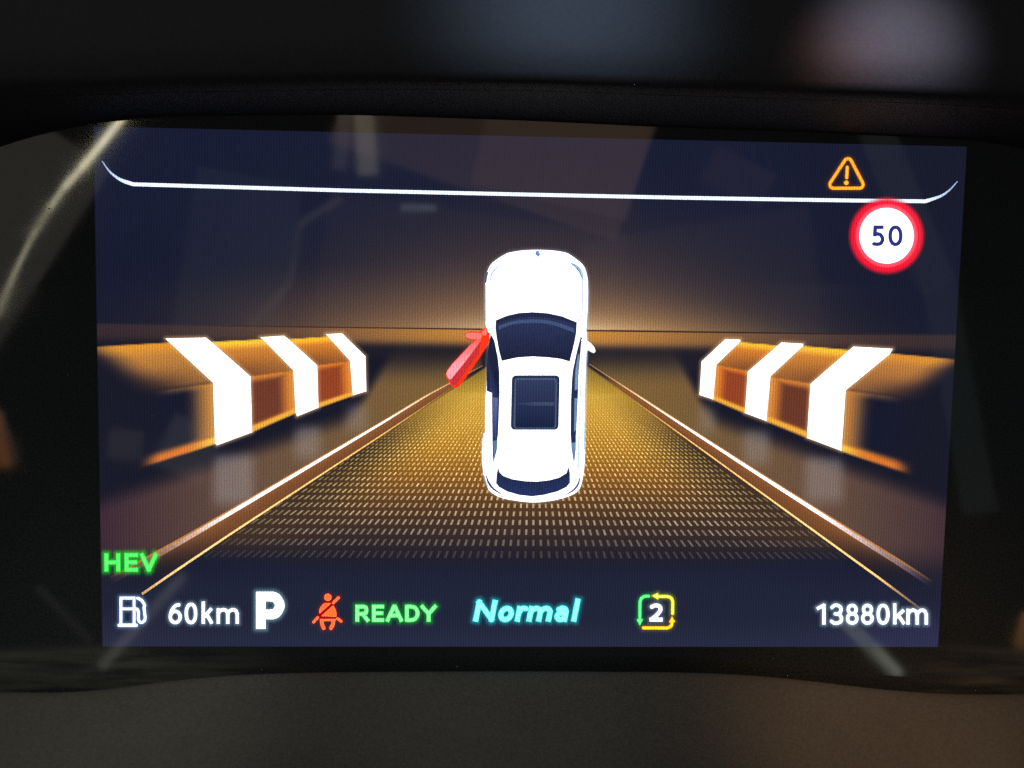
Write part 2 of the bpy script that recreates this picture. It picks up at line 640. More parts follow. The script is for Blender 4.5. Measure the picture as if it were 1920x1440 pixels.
for i in range(4):
    j = (i + 1) % 4
    bm.faces.new((cin[i], cin[j], cib[j], cib[i]))
bmesh.ops.recalc_face_normals(bm, faces=bm.faces)
me = bpy.data.meshes.new('black_glass_border')
bm.to_mesh(me)
bm.free()
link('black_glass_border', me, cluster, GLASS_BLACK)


# ------------------------------------------------------------------ icons and writing
WHITE = (255, 255, 255)
G_CORE, G_EDGE = (120, 255, 140), (40, 225, 60)

ink('hybrid_text', word([('H', 195, 226, 1036.5, 1072.5), ('E', 233, 260, 1036.5, 1072.5), ('V', 262, 296, 1036.5, 1072.5)], 4.3),
    (95, 250, 115), (20, 225, 40), 8, cluster, halo=((0, 190, 20), 8, 0.75))
tag(cluster.children[-1], 'green letters HEV at the left edge of the screen')
ink('range_text', word([('6', 316, 341, 1130, 1170.5), ('0', 346, 370, 1130, 1170.5), ('k', 378, 400, 1127.5, 1170),
                        ('m', 406, 448, 1140, 1170)], 3.2), WHITE, (225, 235, 245), 8, cluster, halo=((170, 215, 225), 7, 0.4))
ink('gear_letter', word([('P', 480, 533.5, 1109.5, 1180)], 9.0), WHITE, (235, 245, 245), 8, cluster, halo=((150, 210, 215), 9, 0.5))
ink('ready_text', word([('R', 666, 693, 1133.5, 1166.5), ('E', 697, 721, 1133.5, 1166.5), ('A', 723, 756, 1133.5, 1166.5),
                        ('D', 759, 787, 1133.5, 1166.5), ('Y', 788, 819.5, 1133.5, 1166.5)], 3.9),
    (140, 255, 160), (70, 240, 90), 8, cluster, halo=((0, 160, 20), 8, 0.65))
ink('drive_mode_text', word([('N', 886, 926, 1124, 1166.5), ('o', 931, 961, 1135.5, 1167), ('r', 964, 986, 1135.5, 1166.5),
                             ('m', 986, 1033, 1135.5, 1166.5), ('a', 1037, 1063, 1135.5, 1167), ('l', 1070, 1080, 1121.5, 1166.5)],
                            5.3, 0.2, 1166),
    (140, 255, 250), (70, 235, 235), 8, cluster, halo=((0, 150, 165), 8, 0.7))
ink('odometer_text', word([('1', 1531, 1548, 1132, 1171.5), ('3', 1556, 1581, 1132, 1171.5), ('8', 1586, 1610, 1132, 1171.5),
                           ('8', 1614.5, 1638.5, 1132, 1171.5), ('0', 1643.5, 1668, 1132, 1171.5), ('k', 1674.5, 1698, 1131, 1171),
                           ('m', 1699.5, 1740, 1141, 1171.5)], 3.15), WHITE, (225, 240, 245), 8, cluster, halo=((180, 220, 225), 7, 0.45))

# fuel pump
z6 = lambda x, y: (180 + x / 13.09, 1090 + y / 13.09)
tp = 36 / 13.09
pump = [('b', [z6(612, 410), z6(612, 1060)], tp), ('b', [z6(935, 410), z6(935, 1060)], tp), ('b', [z6(612, 410), z6(935, 410)], tp),
        ('b', [z6(612, 676), z6(950, 676)], tp * 0.9), ('s', [z6(570, 1078), z6(985, 1078)], tp * 1.15),
        ('s', smooth([z6(950, 676), z6(1015, 690), z6(1040, 770), z6(1040, 930), z6(1075, 995), z6(1125, 1008), z6(1185, 970),
                      z6(1205, 890), z6(1190, 760), z6(1180, 640), z6(1190, 580), z6(1120, 470), z6(1020, 412)], 5), tp)]
fp = ink('fuel_pump_icon', pump, WHITE, (215, 235, 255), 8, cluster, halo=((120, 170, 225), 7, 0.5))

# regeneration level: three chasing arrows round a figure
ri = bpy.data.objects.new('energy_level_icon', None)
C.objects.link(ri)
ri.parent = cluster
z3 = lambda x, y: (1180 + x / 13.09, 1090 + y / 13.09)
ta = 41 / 13.09
ink('arrow', [('s', smooth([z3(470, 365), z3(390, 368), z3(300, 415), z3(262, 510)], 5) + [z3(256, 950)], ta),
              ('p', [z3(185, 935), z3(330, 935), z3(256, 1075)], 0.8)], (110, 255, 150), (50, 230, 100), 8, ri, halo=((0, 130, 60), 7, .6))
ink('arrow', [('s', [z3(1062, 790)] + smooth([z3(1066, 510), z3(1035, 420), z3(960, 378), z3(860, 372)], 5) + [z3(690, 368)], ta),
              ('p', [z3(705, 290), z3(705, 440), z3(558, 355)], 0.8)], (255, 255, 90), (225, 225, 20), 8, ri, halo=((130, 140, 10), 7, .6))
ink('arrow', [('s', [z3(345, 1142), z3(900, 1146)] + smooth([z3(930, 1146), z3(1015, 1105), z3(1048, 1030), z3(1050, 985)], 5), ta),
              ('p', [z3(985, 1000), z3(1115, 990), z3(1048, 872)], 0.8)], (255, 240, 40), (245, 170, 0), 8, ri, halo=((130, 90, 10), 7, .6))
ink('level_figure', word([('2', 1217, 1243, 1131.5, 1165.5)], 3.7), WHITE, (230, 240, 245), 8, ri, halo=((130, 150, 165), 8, .5))

# seat belt warning figure
sb = bpy.data.objects.new('seat_belt_icon', None)
C.objects.link(sb)
sb.parent = cluster
z7 = lambda x, y: (570 + x / 14.4, 1095 + y / 14.4)
Z7 = lambda L_: [z7(*p) for p in L_]
u = 14.4
person = [('s', [z7(640, 360), z7(645, 360.5)], 98 / u),
          ('p', Z7([(565, 525), (715, 525), (425, 785), (415, 730), (450, 630), (510, 555)]), 0.7),
          ('p', Z7([(785, 590), (845, 690), (870, 800), (865, 880), (660, 868), (478, 862)]), 0.7),
          ('s', [z7(792, 508), z7(930, 372)], 40 / u),
          ('s', [z7(258, 1030), z7(372, 905)], 36 / u),
          ('s', [z7(905, 935), z7(1000, 1005)], 38 / u),
          ('p', Z7([(430, 965), (640, 948), (860, 955), (830, 1000), (640, 990), (450, 1000)]), 0.7),
          ('s', smooth(Z7([(478, 985), (490, 1090), (530, 1190)]), 4), 50 / u),
          ('s', smooth(Z7([(795, 985), (780, 1090), (730, 1190)]), 4), 50 / u)]
back = [('p', Z7([(540, 470), (720, 470), (850, 620), (890, 800), (880, 920), (420, 950), (395, 830), (420, 680)]), 1.2)]
ink('belt', back + [(p[0], p[1], p[2] + 1.5) for p in person], (175, 0, 0), (120, 5, 12), 7, sb)
ink('figure', person, (255, 105, 45), (250, 125, 85), 8, sb, halo=((140, 40, 10), 8, .35))

# warning triangle
wt = bpy.data.objects.new('warning_triangle_icon', None)
C.objects.link(wt)
wt.parent = cluster
z8 = lambda x, y: (1440 + x / 4.5, 240 + y / 4.5)
tri = [z8(675, 290), z8(772, 477), z8(553, 477)]


def tri_ring(X, Yy):
    return np.abs(d_poly(X, Yy, tri) - 6.9) - 3.1


ink('frame', None, (255, 176, 45), (245, 140, 15), 8, wt, field=(tri_ring, (1545, 285, 1630, 365)), halo=((150, 60, 0), 6, .45))
ink('exclamation_mark', [('s', [z8(669, 332), z8(664, 418)], 3.2), ('s', [z8(661, 462), z8(661.5, 462)], 4.4)],
    (255, 185, 50), (245, 150, 20), 8, wt, halo=((150, 60, 0), 5, .4))

# speed limit sign
sg = bpy.data.objects.new('speed_limit_icon', None)
C.objects.link(sg)
sg.parent = cluster


def disc(cx, cy, rx, ry, n=72):
    return [(cx + rx * math.cos(2 * math.pi * k / n), cy + ry * math.sin(2 * math.pi * k / n)) for k in range(n)]


def ring_mesh(name, radii, cols, layer, parent, cx=1662.5, cy=442, ky=1.02, n=72):
    pts, cc, faces = [], [], []
    for r, c in zip(radii, cols):
        pts += disc(cx, cy, r, r * ky, n)
        cc += [c] * n
    for k in range(len(radii) - 1):
        for i in range(n):
            j = (i + 1) % n
            faces.append([k * n + i, k * n + j, (k + 1) * n + j, (k + 1) * n + i])
    return flat_mesh(name, pts, faces, cc, layer, parent)


ring_mesh('red_ring', [50.5, 52, 57, 59.5, 63, 66, 69.5, 74], [(255, 120, 135, 255), (255, 84, 104, 255), (252, 66, 86, 255), (238, 18, 50, 255),
          (236, 22, 50, 255), (225, 24, 50, 235), (180, 26, 50, 140), (60, 30, 60, 0)], 6, sg)
poly('white_disc', disc(1662.5, 442, 51, 52.2), WHITE, 7, sg)
ink('limit_figure', word([('5', 1635, 1658.5, 422.5, 461.5), ('0', 1665.5, 1692.5, 422.5, 461.8)], 3.6), (46, 50, 128), (66, 72, 156), 8, sg, edge_w=1.5)

# line under the message bar, tapering at its ends
lp = smooth([(191.5, 302), (206, 322), (226, 337), (250, 345.5)], 6) + [(640, 357), (1000, 365), (1280, 370.8), (1500, 374.5)] + \
    [(1600, 376)] + smooth([(1735, 377.4), (1763, 368), (1780, 356.5), (1795.5, 340)], 6)
nl = len(lp)
wd, lc = [], []
for i, (x, y) in enumerate(lp):
    e = min(1, (x - 188) / 50, (1799 - x) / 62)
    wd.append(1.2 + 5.6 * max(0, e))
    k = max(0, min(1, e))
    pinkish = math.exp(-((x - 1660) / 60) ** 2) * 0
    lc.append((150 + 72 * k, 175 + 63 * k, 220 + 35 * k))
ribbon('divider_line', lp, wd, lc, 5, cluster)

# ------------------------------------------------------------------ the drawn car
car = bpy.data.objects.new('car_picture', None)
C.objects.link(car)
car.parent = cluster
z1 = lambda x, y: (880 + x / 6.857, 440 + y / 6.857)
z2 = lambda x, y: (820 + x / 5.3333, 580 + y / 5.3333)
zr = lambda x, y: (820 + x / 5.3333, 780 + y / 5.3333)
A = lambda f, L_: [f(*p) for p in L_]

outline = A(z1, [(870, 195), (1060, 203), (1160, 215), (1250, 235), (1320, 275), (1385, 322), (1440, 368), (1490, 440), (1515, 540), (1530, 640),
                 (1535, 760), (1528, 1000), (1512, 1250)]) + \
    A(z2, [(1501, 400), (1492, 620), (1483, 1000), (1478, 1300)]) + \
    A(zr, [(1478, 300), (1470, 500), (1450, 640), (1410, 745), (1320, 800), (1180, 840), (1060, 858), (950, 864), (820, 852), (650, 820),
           (540, 765), (498, 700), (462, 580), (447, 420), (450, 260), (462, 180), (478, 160)]) + \
    A(z2, [(480, 1100), (482, 900), (488, 820), (494, 700), (497, 560), (505, 420), (525, 300), (500, 200)]) + \
    A(z1, [(212, 1150), (203, 1000), (203, 800), (207, 620), (225, 500), (255, 420), (300, 360), (385, 297), (460, 253), (525, 228), (690, 203)])


def body_col(x, y):
    return (244, 251, 255) if y > 700 and (x < 925 or x > 1085) else WHITE


poly('body', outline, body_col, 10, car, True)
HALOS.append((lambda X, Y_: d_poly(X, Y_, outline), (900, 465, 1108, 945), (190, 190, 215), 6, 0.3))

NAVY = (46, 60, 112)


def wind_col(x, y):
    t = min(1, max(0, (y - 585) / 90))
    return (43 - 21 * t, 55 - 25 * t, 92 - 32 * t)


wsh = A(z2, [(585, 110), (700, 62), (820, 36), (950, 28), (1100, 38), (1250, 70), (1395, 130), (1390, 230), (1372, 330), (1345, 440), (1325, 522),
             (1230, 495), (1100, 480), (950, 472), (800, 482), (645, 516), (620, 430), (592, 280), (580, 180)])
poly('windscreen', wsh, wind_col, 11, car)
poly('windscreen_band', smooth(A(z2, [(612, 165), (760, 118), (950, 100), (1150, 118), (1368, 190)]), 4)
     + smooth(A(z2, [(1372, 235), (1150, 155), (950, 136), (760, 150), (612, 205)]), 4), (64, 82, 124), 12, car)
poly('windscreen_edge', A(z2, [(585, 110), (700, 62), (820, 36), (950, 28), (1100, 38), (1250, 70), (1395, 130), (1390, 160), (1250, 112), (1100, 84),
                              (950, 76), (820, 84), (700, 108), (588, 150)]), (30, 37, 72), 12, car)


def rrect(x0, y0, x1, y1, r, n=6, skew=0):
    out = []
    for cx, cy, a0 in ((x1 - r, y1 - r, 0), (x0 + r, y1 - r, 90), (x0 + r, y0 + r, 180), (x1 - r, y0 + r, 270)):
        for k in range(n + 1):
            a = math.radians(a0 + 90 * k / n)
            x, y = cx + r * math.cos(a), cy + r * math.sin(a)
            out.append((x - skew * (y - y0), y))
    return out


poly('sunroof', A(z2, rrect(746, 660, 1224, 1204, 42, 6, .022)), (40, 50, 78), 11, car)
poly('sunroof_rim', A(z2, rrect(772, 688, 1198, 1192, 32, 6, .022)), (74, 90, 124), 12, car)
poly('sunroof_glass', A(z2, rrect(788, 706, 1182, 1182, 24, 6, .02)), lambda x, y: (50, 60, 94) if y < 752 else (25, 35, 66), 13, car)
poly('sunroof_bar', A(z2, [(800, 938), (960, 928), (1168, 928), (1168, 964), (960, 964), (800, 952)]), lambda x, y: (46, 57, 92) if x < 985 else (62, 76, 110), 14, car)

# side glass
lw = A(z2, [(533, 245), (570, 310), (605, 480), (620, 620), (622, 820), (614, 1100), (606, 1280)]) + A(zr, [(603, 200), (597, 330), (562, 470), (554, 400), (550, 250)]) + \
    A(z2, [(549, 1200), (546, 836), (494, 815), (494, 600), (503, 430)])
poly('side_window', lw, lambda x, y: (24, 30, 60) if y < 735 else (48, 60, 106), 11, car)
poly('side_window_pane', A(z2, [(556, 880), (608, 885), (600, 1150), (588, 1300), (560, 1240)]), lambda x, y: (96, 108, 160) if y < 790 else (60, 70, 125), 12, car)
poly('rear_pillar', A(zr, [(552, 250), (600, 240), (594, 320), (566, 440)]), (92, 122, 160), 12, car)
rw = A(z2, [(1430, 285), (1395, 420), (1357, 600), (1346, 700), (1336, 900), (1332, 1250)]) + A(zr, [(1334, 200), (1342, 330), (1368, 480), (1384, 330), (1386, 200)]) + \
    A(z2, [(1390, 1200), (1405, 900), (1414, 640), (1440, 330)])
poly('side_window', rw, (36, 47, 86), 11, car)
poly('side_window_pane', A(z2, [(1408, 440), (1420, 460), (1404, 800), (1372, 810), (1378, 620)]), (120, 146, 180), 12, car)
poly('side_window_pane', A(z2, [(1370, 890), (1402, 885), (1388, 1200), (1366, 1230)]), (112, 140, 175), 12, car)
poly('rear_pillar', A(zr, [(1338, 270), (1382, 262), (1376, 360), (1364, 430)]), (110, 145, 185), 12, car)
rear = A(zr, [(605, 508), (622, 562), (660, 600), (750, 632), (880, 652), (1000, 656), (1120, 642), (1220, 615), (1290, 570), (1315, 508), (1326, 580), (1326, 670),
              (1290, 712), (1200, 755), (1060, 790), (945, 804), (820, 790), (700, 756), (620, 712), (588, 675), (592, 600)])
poly('rear_window', rear, lambda x, y: (34, 44, 80) if y < 905 else (36, 50, 96), 11, car)
tl = smooth(A(zr, [(487, 590), (510, 660), (560, 728), (645, 782)]), 5)
ribbon('tail_light', tl, [1 + 3.2 * math.sin(math.pi * i / (len(tl) - 1)) for i in range(len(tl))], [(62, 62, 120)] * len(tl), 11, car)
tl = smooth(A(zr, [(1428, 605), (1408, 680), (1362, 740), (1285, 788)]), 5)
ribbon('tail_light', tl, [1 + 3.0 * math.sin(math.pi * i / (len(tl) - 1)) for i in range(len(tl))], [(92, 92, 150)] * len(tl), 11, car)
tl = smooth(A(zr, [(468, 590), (500, 690), (560, 762), (660, 812)]), 5)
ribbon('bumper_edge', tl, [1.6] * len(tl), [(165, 185, 230)] * len(tl), 11, car)
ribbon('bumper_edge', A(zr, [(462, 190), (462, 420), (470, 580)]), [2.4] * 3, [(190, 215, 240)] * 3, 11, car)
hl = smooth(A(z1, [(1298, 362), (1380, 415), (1440, 490), (1470, 590)]), 5)
ribbon('headlight', hl, [1 + 5.5 * math.sin(math.pi * i / (len(hl) - 1)) for i in range(len(hl))],
       [(110 + 90 * i / len(hl), 150 + 75 * i / len(hl), 215 + 25 * i / len(hl)) for i in range(len(hl))], 11, car)
hl = smooth(A(z1, [(1375, 430), (1420, 490), (1452, 560)]), 5)
ribbon('headlight_edge', hl, [1.8] * len(hl), [(60, 84, 150)] * len(hl), 12, car)
hl = smooth(A(z1, [(398, 380), (340, 435), (285, 510), (268, 600)]), 5)
ribbon('headlight', hl, [1 + 2.6 * math.sin(math.pi * i / (len(hl) - 1)) for i in range(len(hl))], [(175, 205, 232)] * len(hl), 11, car)
hl = smooth(A(z1, [(240, 480), (222, 540), (212, 620)]), 5)
ribbon('wheel_arch_edge', hl, [2.6] * len(hl), [(70, 88, 140)] * len(hl), 11, car)
bs = smooth(A(z1, [(1452, 560), (1456, 760), (1452, 960), (1440, 1050), (1415, 1092), (1380, 1122)]), 5)
ribbon('bonnet_seam', bs, [1.5] * len(bs), [(135, 160, 200)] * len(bs), 11, car)
poly('badge', A(z1, [(850, 232), (868, 205), (900, 212), (895, 235), (915, 252), (885, 290), (868, 268), (845, 252)]), (108, 150, 215), 11, car)
mir = A(z2, [(1440, 300), (1465, 308), (1510, 322), (1555, 362), (1582, 412), (1562, 437), (1520, 416), (1478, 388), (1450, 352)])
poly('side_mirror', mir, lambda x, y: (255, 255, 255) if y < 652 else (225, 240, 250), 15, car, True)
poly('mirror_foot', A(z2, [(1428, 270), (1448, 285), (1446, 330), (1430, 330)]), (38, 52, 110), 14, car)

# body shading: sills, roof edges and flanks
for nm_, f_, P_, w_, c_ in (
        ('roof_edge', zr, [(658, 20), (662, 150), (668, 300)], 1.6, (205, 222, 238)),
        ('flank', zr, [(520, -40), (522, 200), (530, 420), (556, 600)], 3.2, (214, 230, 242)),
        ('flank', z2, [(1446, 420), (1440, 700), (1424, 1000), (1412, 1300), (1404, 1500), (1392, 1720)], 3.0, (208, 226, 240)),
        ('flank_edge', z1, [(1526, 620), (1530, 760), (1522, 1000), (1506, 1250)], 1.6, (168, 184, 208)),
        ('flank_edge', z2, [(1496, 420), (1486, 640), (1477, 1000), (1471, 1400)], 1.6, (160, 176, 200)),
        ('flank_edge', z1, [(209, 1120), (209, 1000), (210, 800), (215, 640)], 1.6, (178, 196, 220)),
        ('rear_flank', zr, [(1424, 200), (1420, 420), (1402, 560), (1360, 680)], 3.6, (216, 233, 244)),
        ('boot_edge', zr, [(640, 800), (800, 828), (950, 838), (1120, 824), (1300, 782)], 1.5, (200, 220, 236)),
        ('bonnet_seam', z1, [(278, 560), (262, 760), (262, 960), (290, 1080), (335, 1112)], 1.2, (205, 222, 236))):
    q_ = smooth(A(f_, P_), 5)
    ribbon(nm_, q_, [w_] * len(q_), [c_] * len(q_), 10.5, car)

# the open door, drawn in red
door = bpy.data.objects.new('open_door_picture', None)
C.objects.link(door)
door.parent = cluster
dpts = A(z2, [(288, 232), (340, 220), (425, 224), (450, 196), (485, 182), (502, 222), (526, 238), (522, 310), (500, 362), (400, 520), (300, 660), (215, 775), (172, 787),
              (130, 750), (85, 662), (98, 610), (150, 542), (250, 435), (338, 342), (372, 320), (330, 308), (282, 288), (274, 256)])
poly('door_panel', dpts, lambda x, y: (246, 48, 14) if (x - 836) + 0.75 * (y - 690) > 10 else (226, 44, 40), 16, door)
poly('door_face', A(z2, [(118, 706), (150, 762), (190, 752), (300, 600), (420, 440), (440, 330), (400, 330), (250, 520)]), lambda x, y: (204, 48, 64) if y > 700 else (214, 50, 52), 17, door)
poly('door_top', A(z2, [(90, 645), (108, 690), (135, 702), (250, 560), (395, 370), (440, 300), (436, 262), (372, 322), (338, 346), (250, 440), (152, 546), (102, 612)]),
     lambda x, y: (250, 150, 160) if y > 680 else (246, 92, 88), 18, door)
poly('door_mirror', A(z2, [(290, 242), (340, 232), (425, 238), (446, 262), (428, 292), (390, 300), (335, 296), (288, 278)]), (250, 112, 104), 19, door, True)
poly('door_hinge', A(z2, [(440, 232), (485, 190), (498, 222), (486, 262), (452, 258)]), (248, 112, 100), 19, door)
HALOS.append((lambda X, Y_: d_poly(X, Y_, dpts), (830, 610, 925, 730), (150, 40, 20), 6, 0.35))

# ------------------------------------------------------------------ roadside barriers with white stripes
zl = lambda x, y: (160 + x / 3.4286, 580 + y / 3.4286)
zq = lambda x, y: (1280 + x / 3.4286, 580 + y / 3.4286)
LB = [[(515, 188), (775, 182), (812, 212), (1062, 432), (1072, 790), (845, 874), (834, 860), (822, 472), (545, 215)],
      [(1124, 180), (1277, 170), (1310, 196), (1490, 360), (1498, 632), (1360, 688), (1352, 660), (1338, 392), (1145, 196)],
      [(1547, 160), (1650, 155), (1800, 302), (1806, 526), (1720, 553), (1702, 330), (1562, 176)]]
RB = [[(275, 192), (370, 195), (372, 206), (216, 355), (196, 579), (108, 550), (122, 335)],
      [(635, 213), (776, 222), (772, 236), (564, 430), (538, 718), (400, 666), (420, 400)],
      [(1098, 240), (1350, 254), (1332, 286), (1048, 520), (1020, 909), (800, 826), (822, 480)]]
STRIPE_HALO = []
for nm, f, sets in (('barrier_picture', zl, LB), ('barrier_picture', zq, RB)):
    b = bpy.data.objects.new(nm, None)
    C.objects.link(b)
    b.parent = cluster
    for s in sets:
        P_ = A(f, s)
        poly('stripe', P_, (255, 255, 253), 4, b)
        xs, ys = [p[0] for p in P_], [p[1] for p in P_]
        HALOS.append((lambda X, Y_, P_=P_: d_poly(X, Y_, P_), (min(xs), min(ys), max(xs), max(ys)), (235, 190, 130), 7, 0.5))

# ------------------------------------------------------------------ road edge lines


def fadeline(name, pts, widths, cols, layer=3):
    """cols RGBA per point"""
    ribbon(name, pts, widths, cols, layer, cluster)


def lerp_path(ctrl, n):
    ctrl = np.array(ctrl, float)
    s = np.linspace(0, len(ctrl) - 1, n)
    out = []
    for t in s:
        i = min(int(t), len(ctrl) - 2)
        out.append(ctrl[i] + (ctrl[i + 1] - ctrl[i]) * (t - i))
    return np.array(out)


# each row: x, y, width, r, g, b, a
kl = lerp_path([(905, 686, 1.2, 190, 140, 80, 160), (800, 742, 3.5, 245, 205, 160, 255), (720, 791, 5.5, 255, 246, 238, 255), (560, 886, 9, 255, 252, 248, 255),
                (440, 957, 11, 252, 244, 240, 255), (350, 1010, 13, 214, 176, 152, 240), (285, 1047, 15, 150, 112, 90, 190), (205, 1092, 17, 80, 65, 75, 0)], 40)
kr = lerp_path([(1105, 683, 1.2, 190, 140, 80, 160), (1190, 738, 3.5, 245, 205, 160, 255), (1280, 797, 5.5, 255, 246, 238, 255), (1420, 888, 8.5, 255, 252, 250, 255),
                (1520, 952, 10, 255, 250, 252, 255), (1610, 1009, 12, 222, 192, 184, 245), (1690, 1059, 13, 150, 120, 118, 190), (1748, 1098, 14, 70, 65, 100, 0)], 40)
kl[:, 2] *= 0.64
kr[:, 2] *= 0.68
for P_ in (kl, kr):
    fadeline('kerb_line', P_[:, :2], P_[:, 2], P_[:, 3:])
# warm edge along the upper side of the kerb line
for P_, sgn in ((kl, -1), (kr, -1)):
    Q = P_.copy()
    Q[:, 1] += sgn * (Q[:, 2] * 0.72 + 0.3)
    Q[:, 2] = Q[:, 2] * 0.34 + 0.4
    Q[:, 3:6] = Q[:, 3:6] * 0 + np.array([215, 145, 70])
    Q[:, 6] *= 0.85
    fadeline('kerb_line_edge', Q[:, :2], Q[:, 2], Q[:, 3:], 3)
ll = lerp_path([(880, 705, 1.0, 200, 150, 70, 0), (780, 773, 1.6, 230, 170, 90, 220), (720, 813, 2.3, 245, 190, 110, 255), (434, 1000, 3.6, 255, 215, 140, 255),
                (330, 1070, 4.2, 250, 205, 130, 255), (266, 1114, 4.4, 215, 170, 110, 255)], 30)
lr = lerp_path([(1130, 708, 1.0, 200, 150, 70, 0), (1215, 770, 1.6, 230, 170, 90, 220), (1280, 817, 2.3, 245, 190, 110, 255), (1534, 1001, 3.6, 255, 215, 140, 255),
                (1650, 1085, 4.0, 250, 200, 120, 255), (1728, 1143, 3.6, 180, 140, 110, 60)], 30)
for P_ in (ll, lr):
    fadeline('lane_line', P_[:, :2], P_[:, 2], P_[:, 3:])

hzp = np.array([(x, 608 + (x - 190) * 0.01313) for x in np.linspace(196, 1798, 30)])
hza = np.clip(np.interp(hzp[:, 0], [196, 560, 900, 1110, 1560, 1798], [0, 170, 255, 255, 170, 0]), 0, 255)
ribbon('horizon_line', hzp, [2.6] * 30, [(34, 22, 30, a_) for a_ in hza], 2, cluster)

# ------------------------------------------------------------------ dashes that texture the road
pts, faces, cols = [], [], []
VX, VY = 1000.0, 612.0
row = 0
d = 428.0
while d > 125:
    Yc = VY + d
    pitch = d * d / 8250.0
    hgt = pitch * 0.58
    sp = 0.0346 * d
    half = int(640 / sp) + 2
    fade_y = float(np.interp(d, [300, 350, 372, 389, 408, 430], [1, .9, .74, .5, .28, .08]))
    near = min(1, (d - 120) / 130)
    for k in range(-half, half + 1):
        xc = VX + k * sp
        # stay between the two thin lines
        ll_x = 434 + (1000 - Yc) * 1.531
        lr_x = 1534 - (1000 - Yc) * 1.381
        if xc < ll_x + 8 or xc > lr_x - 8:
            continue
        e = min(1, (xc - ll_x - 8) / (0.35 * d), (lr_x - 8 - xc) / (0.35 * d))
        e = max(0, e)
        if fade_y < 1:
            e = e ** 0.6
        sl = (xc - VX) / d
        w = sp * 0.155
        tilt = 0.0133 * (xc - VX) * (1 - (Yc - 600) / 610) * 0.9
        i0 = len(pts)
        for sx, sy in ((-1, -1), (1, -1), (1, 1), (-1, 1)):
            yy = Yc + sy * hgt / 2
            pts.append((xc + sl * sy * hgt / 2 + sx * w, yy + tilt))
        faces.append([i0, i0 + 1, i0 + 2, i0 + 3])
        mid = 1 - abs(xc - VX) / (d * 1.6)
        warm = min(1, max(0, (400 - d) / 170))
        j = random.uniform(-14, 14)
        base = np.array([176, 160, 150]) * (1 - warm) + np.array([240, 212, 112]) * warm
        al = 255 * (0.30 + 0.70 * e) * fade_y * (0.36 + 0.56 * near)
        cols += [(*(np.clip(base + j, 0, 255)), max(0, min(255, al)))] * 4
    d -= pitch
    row += 1
dots = flat_mesh('road_dash_pattern', pts, faces, cols, 2, cluster)
tag(dots, kind='stuff')

# ------------------------------------------------------------------ picture behind it all: the lit panel
NX, NY = 640, 384
gx = np.linspace(-W / 2, W / 2, NX + 1)
gz = np.linspace(H / 2, -H / 2, NY + 1)
GX, GZ = np.meshgrid(gx, gz)
Rm = np.array(CAM_ROT)
rel = np.stack([GX - CAM_LOC.x, np.full(GX.shape, -CAM_LOC.y), GZ - CAM_LOC.z], -1) @ Rm
U = 960 + FPX * rel[..., 0] / -rel[..., 2]
V = 720 - FPX * rel[..., 1] / -rel[..., 2]


def sstep(a, b, x):
    t = np.clip((x - a) / (b - a), 0, 1)
    return t * t * (3 - 2 * t)


col = np.zeros(U.shape + (3,))


def over(c, a):
    global col
    a = np.clip(a, 0, 1)[..., None]
    col = col * (1 - a) + np.asarray(c, float) * a


def add(c, a):
    global col
    col = col + np.asarray(c, float) * np.clip(a, 0, 1)[..., None]


one = np.ones(U.shape)
over((28, 36, 74), one)
over((24, 31, 66), sstep(380, 620, V) * 0.9)
over((30, 34, 60), sstep(1350, 1800, U) * sstep(700, 300, V) * 0.8)
hz = 607 + (U - 190) * 0.01313           # horizon
ab = hz - V                               # above horizon
dx = np.abs(U - 1005)
# dusk glow above the horizon
gl = np.exp(-(dx / 400) ** 2) * np.exp(-np.maximum(ab, 0) / 66.0) * (ab > 0)
over((234, 170, 74), gl * 0.95)
gl2 = np.exp(-(dx / 330) ** 2) * np.exp(-(np.maximum(ab, 0) / 190.0) ** 2) * (ab > 0)
over((112, 82, 72), gl2 * 0.5)
gl3 = np.exp(-(dx / 190) ** 2) * np.exp(-np.maximum(ab, 0) / 22.0) * (ab > 0)
over((250, 230, 200), gl3 * 0.97)
wl = np.exp(-((U - 640) / 330) ** 2) * sstep(480, 590, V) * (ab > 0)
over((100, 76, 70), wl * 0.40)
# ground
gr = sstep(-1.0, 1.5, -ab)
over((30, 32, 58), gr)
bd = gr * sstep(46, 18, -ab)
over((72, 56, 66), bd * 0.75)
over((214, 150, 66), bd * np.exp(-(dx / 420) ** 2) * 0.95)
dk = gr * np.exp(-((-ab - 50) / 20) ** 2) * np.exp(-(dx / 800) ** 2)
over((27, 28, 50), dk * 0.8)
# road between the thin lines
llx = 434 + (1000 - V) * 1.531
lrx = 1534 - (1000 - V) * 1.381
ins = sstep(-3, 3, U - llx) * sstep(-3, 3, lrx - U) * gr
halfw = np.maximum((lrx - llx) / 2, 1)
mid = np.clip(1 - np.abs(U - (llx + lrx) / 2) / halfw, 0, 1)
ky = np.array([640, 668, 700, 740, 790, 840, 890, 930, 970, 1010, 1045, 1075, 1400])
kc = np.array([(36, 34, 46), (78, 64, 42), (158, 132, 58), (206, 168, 66), (200, 154, 58), (176, 126, 46), (144, 94, 38), (112, 74, 42), (84, 60, 48), (62, 50, 56),
               (40, 40, 62), (34, 42, 74), (36, 44, 78)], float)
rc = np.stack([np.interp(V, ky, kc[:, i]) for i in range(3)], -1)
edge_dark = np.array([76, 58, 48.])
ew = (sstep(0.0, 0.45, mid) * sstep(640, 720, V))[..., None]
lowmix = sstep(1000, 1060, V)[..., None]
em = edge_dark * (1 - lowmix) + np.array([32, 38, 72.]) * lowmix
farmix = sstep(860, 720, V)[..., None]
em = em * (1 - farmix) + rc * 0.92 * farmix
a = ins[..., None]
col = col * (1 - a) + (rc * ew + em * (1 - ew)) * a
